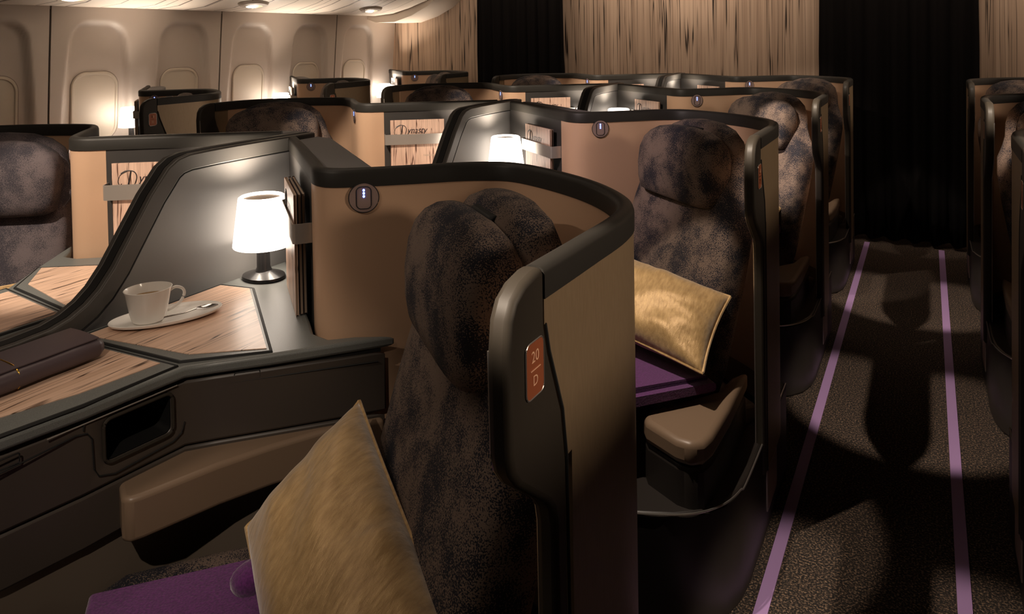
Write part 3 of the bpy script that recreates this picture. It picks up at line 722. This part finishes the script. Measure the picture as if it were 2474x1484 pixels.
# rolled amenity pouch
kit = empty('amenity_pouch', (-1.455, 0.72, CZ+0.006), 'folded dark plum leatherette pouch with a gold clasp on the front wood tray', 'pouch', rz=0.0)
rg = []
for x, s in [(0.112, 0.55), (0.110, 0.85), (0.098, 1.0), (0.05, 1.03), (0.0, 1.0), (-0.06, 1.04), (-0.12, 1.0), (-0.16, 0.9), (-0.166, 0.6)]:
    rg.append([(s*0.055*spow(math.cos(2*pi*i/28), 0.65), x, 0.021+0.0212*s*spow(math.sin(2*pi*i/28), 0.65)*(0.8 if x > 0.1 else 1)) for i in range(28)])
link('pouch_body', *loft(rg), 'kit', kit, smooth=60)
link('clasp', *tube([(0.052*spow(math.cos(a), .65)*1.04, -0.05, 0.021+0.0225*spow(math.sin(a), .65)) for a in [2*pi*i/40 for i in range(41)]], 0.0022, 8, False), 'goldmetal', kit)
link('flap', *loft([[(-0.054+0.10*t, x, 0.0425+0.002*math.sin(pi*t)) for t in [i/8 for i in range(9)]]+[(-0.054+0.10*t, x, 0.0405) for t in [1-i/8 for i in range(9)]] for x in (-0.15, -0.05, 0.06, 0.10)]), 'kit', kit)

# pillows
def pillow(name, c, ax, ay, th, label, seed=1, m='gold', n=60):
    c, ax, ay = Vector(c), Vector(ax), Vector(ay); az = ax.cross(ay).normalized(); rr = random.Random(seed)
    ph = [(rr.uniform(3, 9), rr.uniform(3, 9), rr.uniform(0, 6), rr.uniform(0, 6)) for _ in range(6)]
    V, F = [], []
    for s in (1, -1):
        for i in range(n+1):
            for j in range(n+1):
                u, v = 2*i/n-1, 2*j/n-1
                pu = u*(1-0.045*(1-v*v)*abs(u)**3); pv = v*(1-0.045*(1-u*u)*abs(v)**3)
                h = max(0, (1-abs(u)**2.3)*(1-abs(v)**2.3))**0.48
                wr = sum(math.sin(a*u+p)*math.sin(b*v+q) for a, b, p, q in ph)/6
                edge = (abs(u)**4+abs(v)**4)
                wr2 = 0.10*math.sin(14*math.atan2(v, u)+seed)*edge*h+h*(0.17*math.exp(-(1+u)/0.25)*math.sin(15*v+5*u+seed+2*math.sin(7*v))+0.12*math.exp(-(1-v)/0.25)*math.sin(15*u+seed*2+2*v)+0.05*math.sin(5*u-7*v+seed)*math.sin(3*v+2*u))
                V.append(c+ax*pu+ay*pv+az*(s*th*h*(1+0.22*wr+wr2)))
    m1 = (n+1)**2
    for i in range(n):
        for j in range(n):
            a = i*(n+1)+j; F.append((a, a+1, a+n+2, a+n+1)); F.append((m1+a, m1+a+n+1, m1+a+n+2, m1+a+1))
    bd = [i*(n+1) for i in range(n+1)]+[n*(n+1)+j for j in range(1, n+1)]+[i*(n+1)+n for i in range(n-1, -1, -1)]+[j for j in range(n-1, -1, -1)]
    V0 = c.copy(); V0.z = min(v.z for v in V); V0.z = c.z
    t = empty(name, V0, label, 'pillow', 'gold satin pillows')
    link('pillow_case', V, F, m, t, smooth=80, base=V0, weld=True)
    link('piping', *tube([V[k] for k in bd], 0.004, 6, False), m, t, base=V0)
    return t
def pil_corners(T, L, R, th, label, seed):
    T, L, R = map(Vector, (T, L, R)); ax = (L-T)/2; ay = (R-T)/2
    return pillow('pillow', T+ax+ay, ax, ay, th, label, seed)
pil_corners((-0.965, 1.075, 0.715), (-1.03, 0.850, 0.575), (-0.455, 0.735, 0.585), 0.09, 'big gold satin pillow leaning on the nearest seat beside the console', 3)
q = Vector((0, P, 0))
pil_corners((-0.478, 0.775, 0.69), (-0.50, 0.56, 0.555), (-0.95, 0.89, 0.745), 0.07, 'gold pillow on the second aisle seat above the purple blanket', 5).location += q

# blankets
def blanket(c, w, d, h, rz, label, seed, layers=3):
    t = empty('blanket', c, label, 'blanket', 'folded purple blankets', rz); rr = random.Random(seed)
    for l in range(layers):
        z0 = h*l/layers; z1 = h*(l+1)/layers; rg = []
        ox, oy = rr.uniform(-.01, .01), rr.uniform(-.008, .008)
        for i in range(15):
            x = -w/2+w*i/14
            rg.append([(x+ox, yy+oy+0.004*math.sin(5*x+l), z+0.006*math.sin(9*x+6*yy+l*2)*(1 if z > (z0+z1)/2 else .3)) for yy, z in rrect(0, (z0+z1)/2, d/2, (z1-z0)/2*0.96, (z1-z0)*.44, 4)])
        link('fold', *loft(rg), 'purple', t, smooth=60)
    return t
rz = -TH
blanket((*SF(0.07, 0.55, 0)[:2], 0.478), 0.40, 0.30, 0.055, -TH, 'purple wool blanket folded on the nearest seat below the big gold pillow', 1)
roll = link('fold', *superell((-0.15, 0.125, 0.062), (0.026, 0.012, 0), (-0.02, 0.055, 0), (0, 0, 0.026), 0.8, 0.7), 'purple', [x for x in bpy.data.objects if x.name == 'blanket'][0], smooth=60)
o = blanket((*SF(0.17, 0.41, 0)[:2], 0.479), 0.44, 0.26, 0.045, -TH, 'purple blanket folded under the pillow on the second aisle seat', 2, 2); o.location.y += P
o = blanket((*SF(0.17, 0.30, 0)[:2], 0.478), 0.20, 0.16, 0.13, -TH, 'dark purple blanket on the third aisle seat', 4, 2); o.location.y += 2*P
pil_corners((-0.56, 0.80, 0.66), (-0.60, 0.60, 0.54), (-0.86, 0.86, 0.70), 0.055, 'gold pillow mostly hidden on the third aisle seat', 8).location += 2*q
pil_corners((-2.245, 1.095, 0.745), (-2.30, 1.02, 0.515), (-2.61, 0.82, 0.69), 0.05, 'gold pillow peeping up beside the wood tray at the left edge', 9)
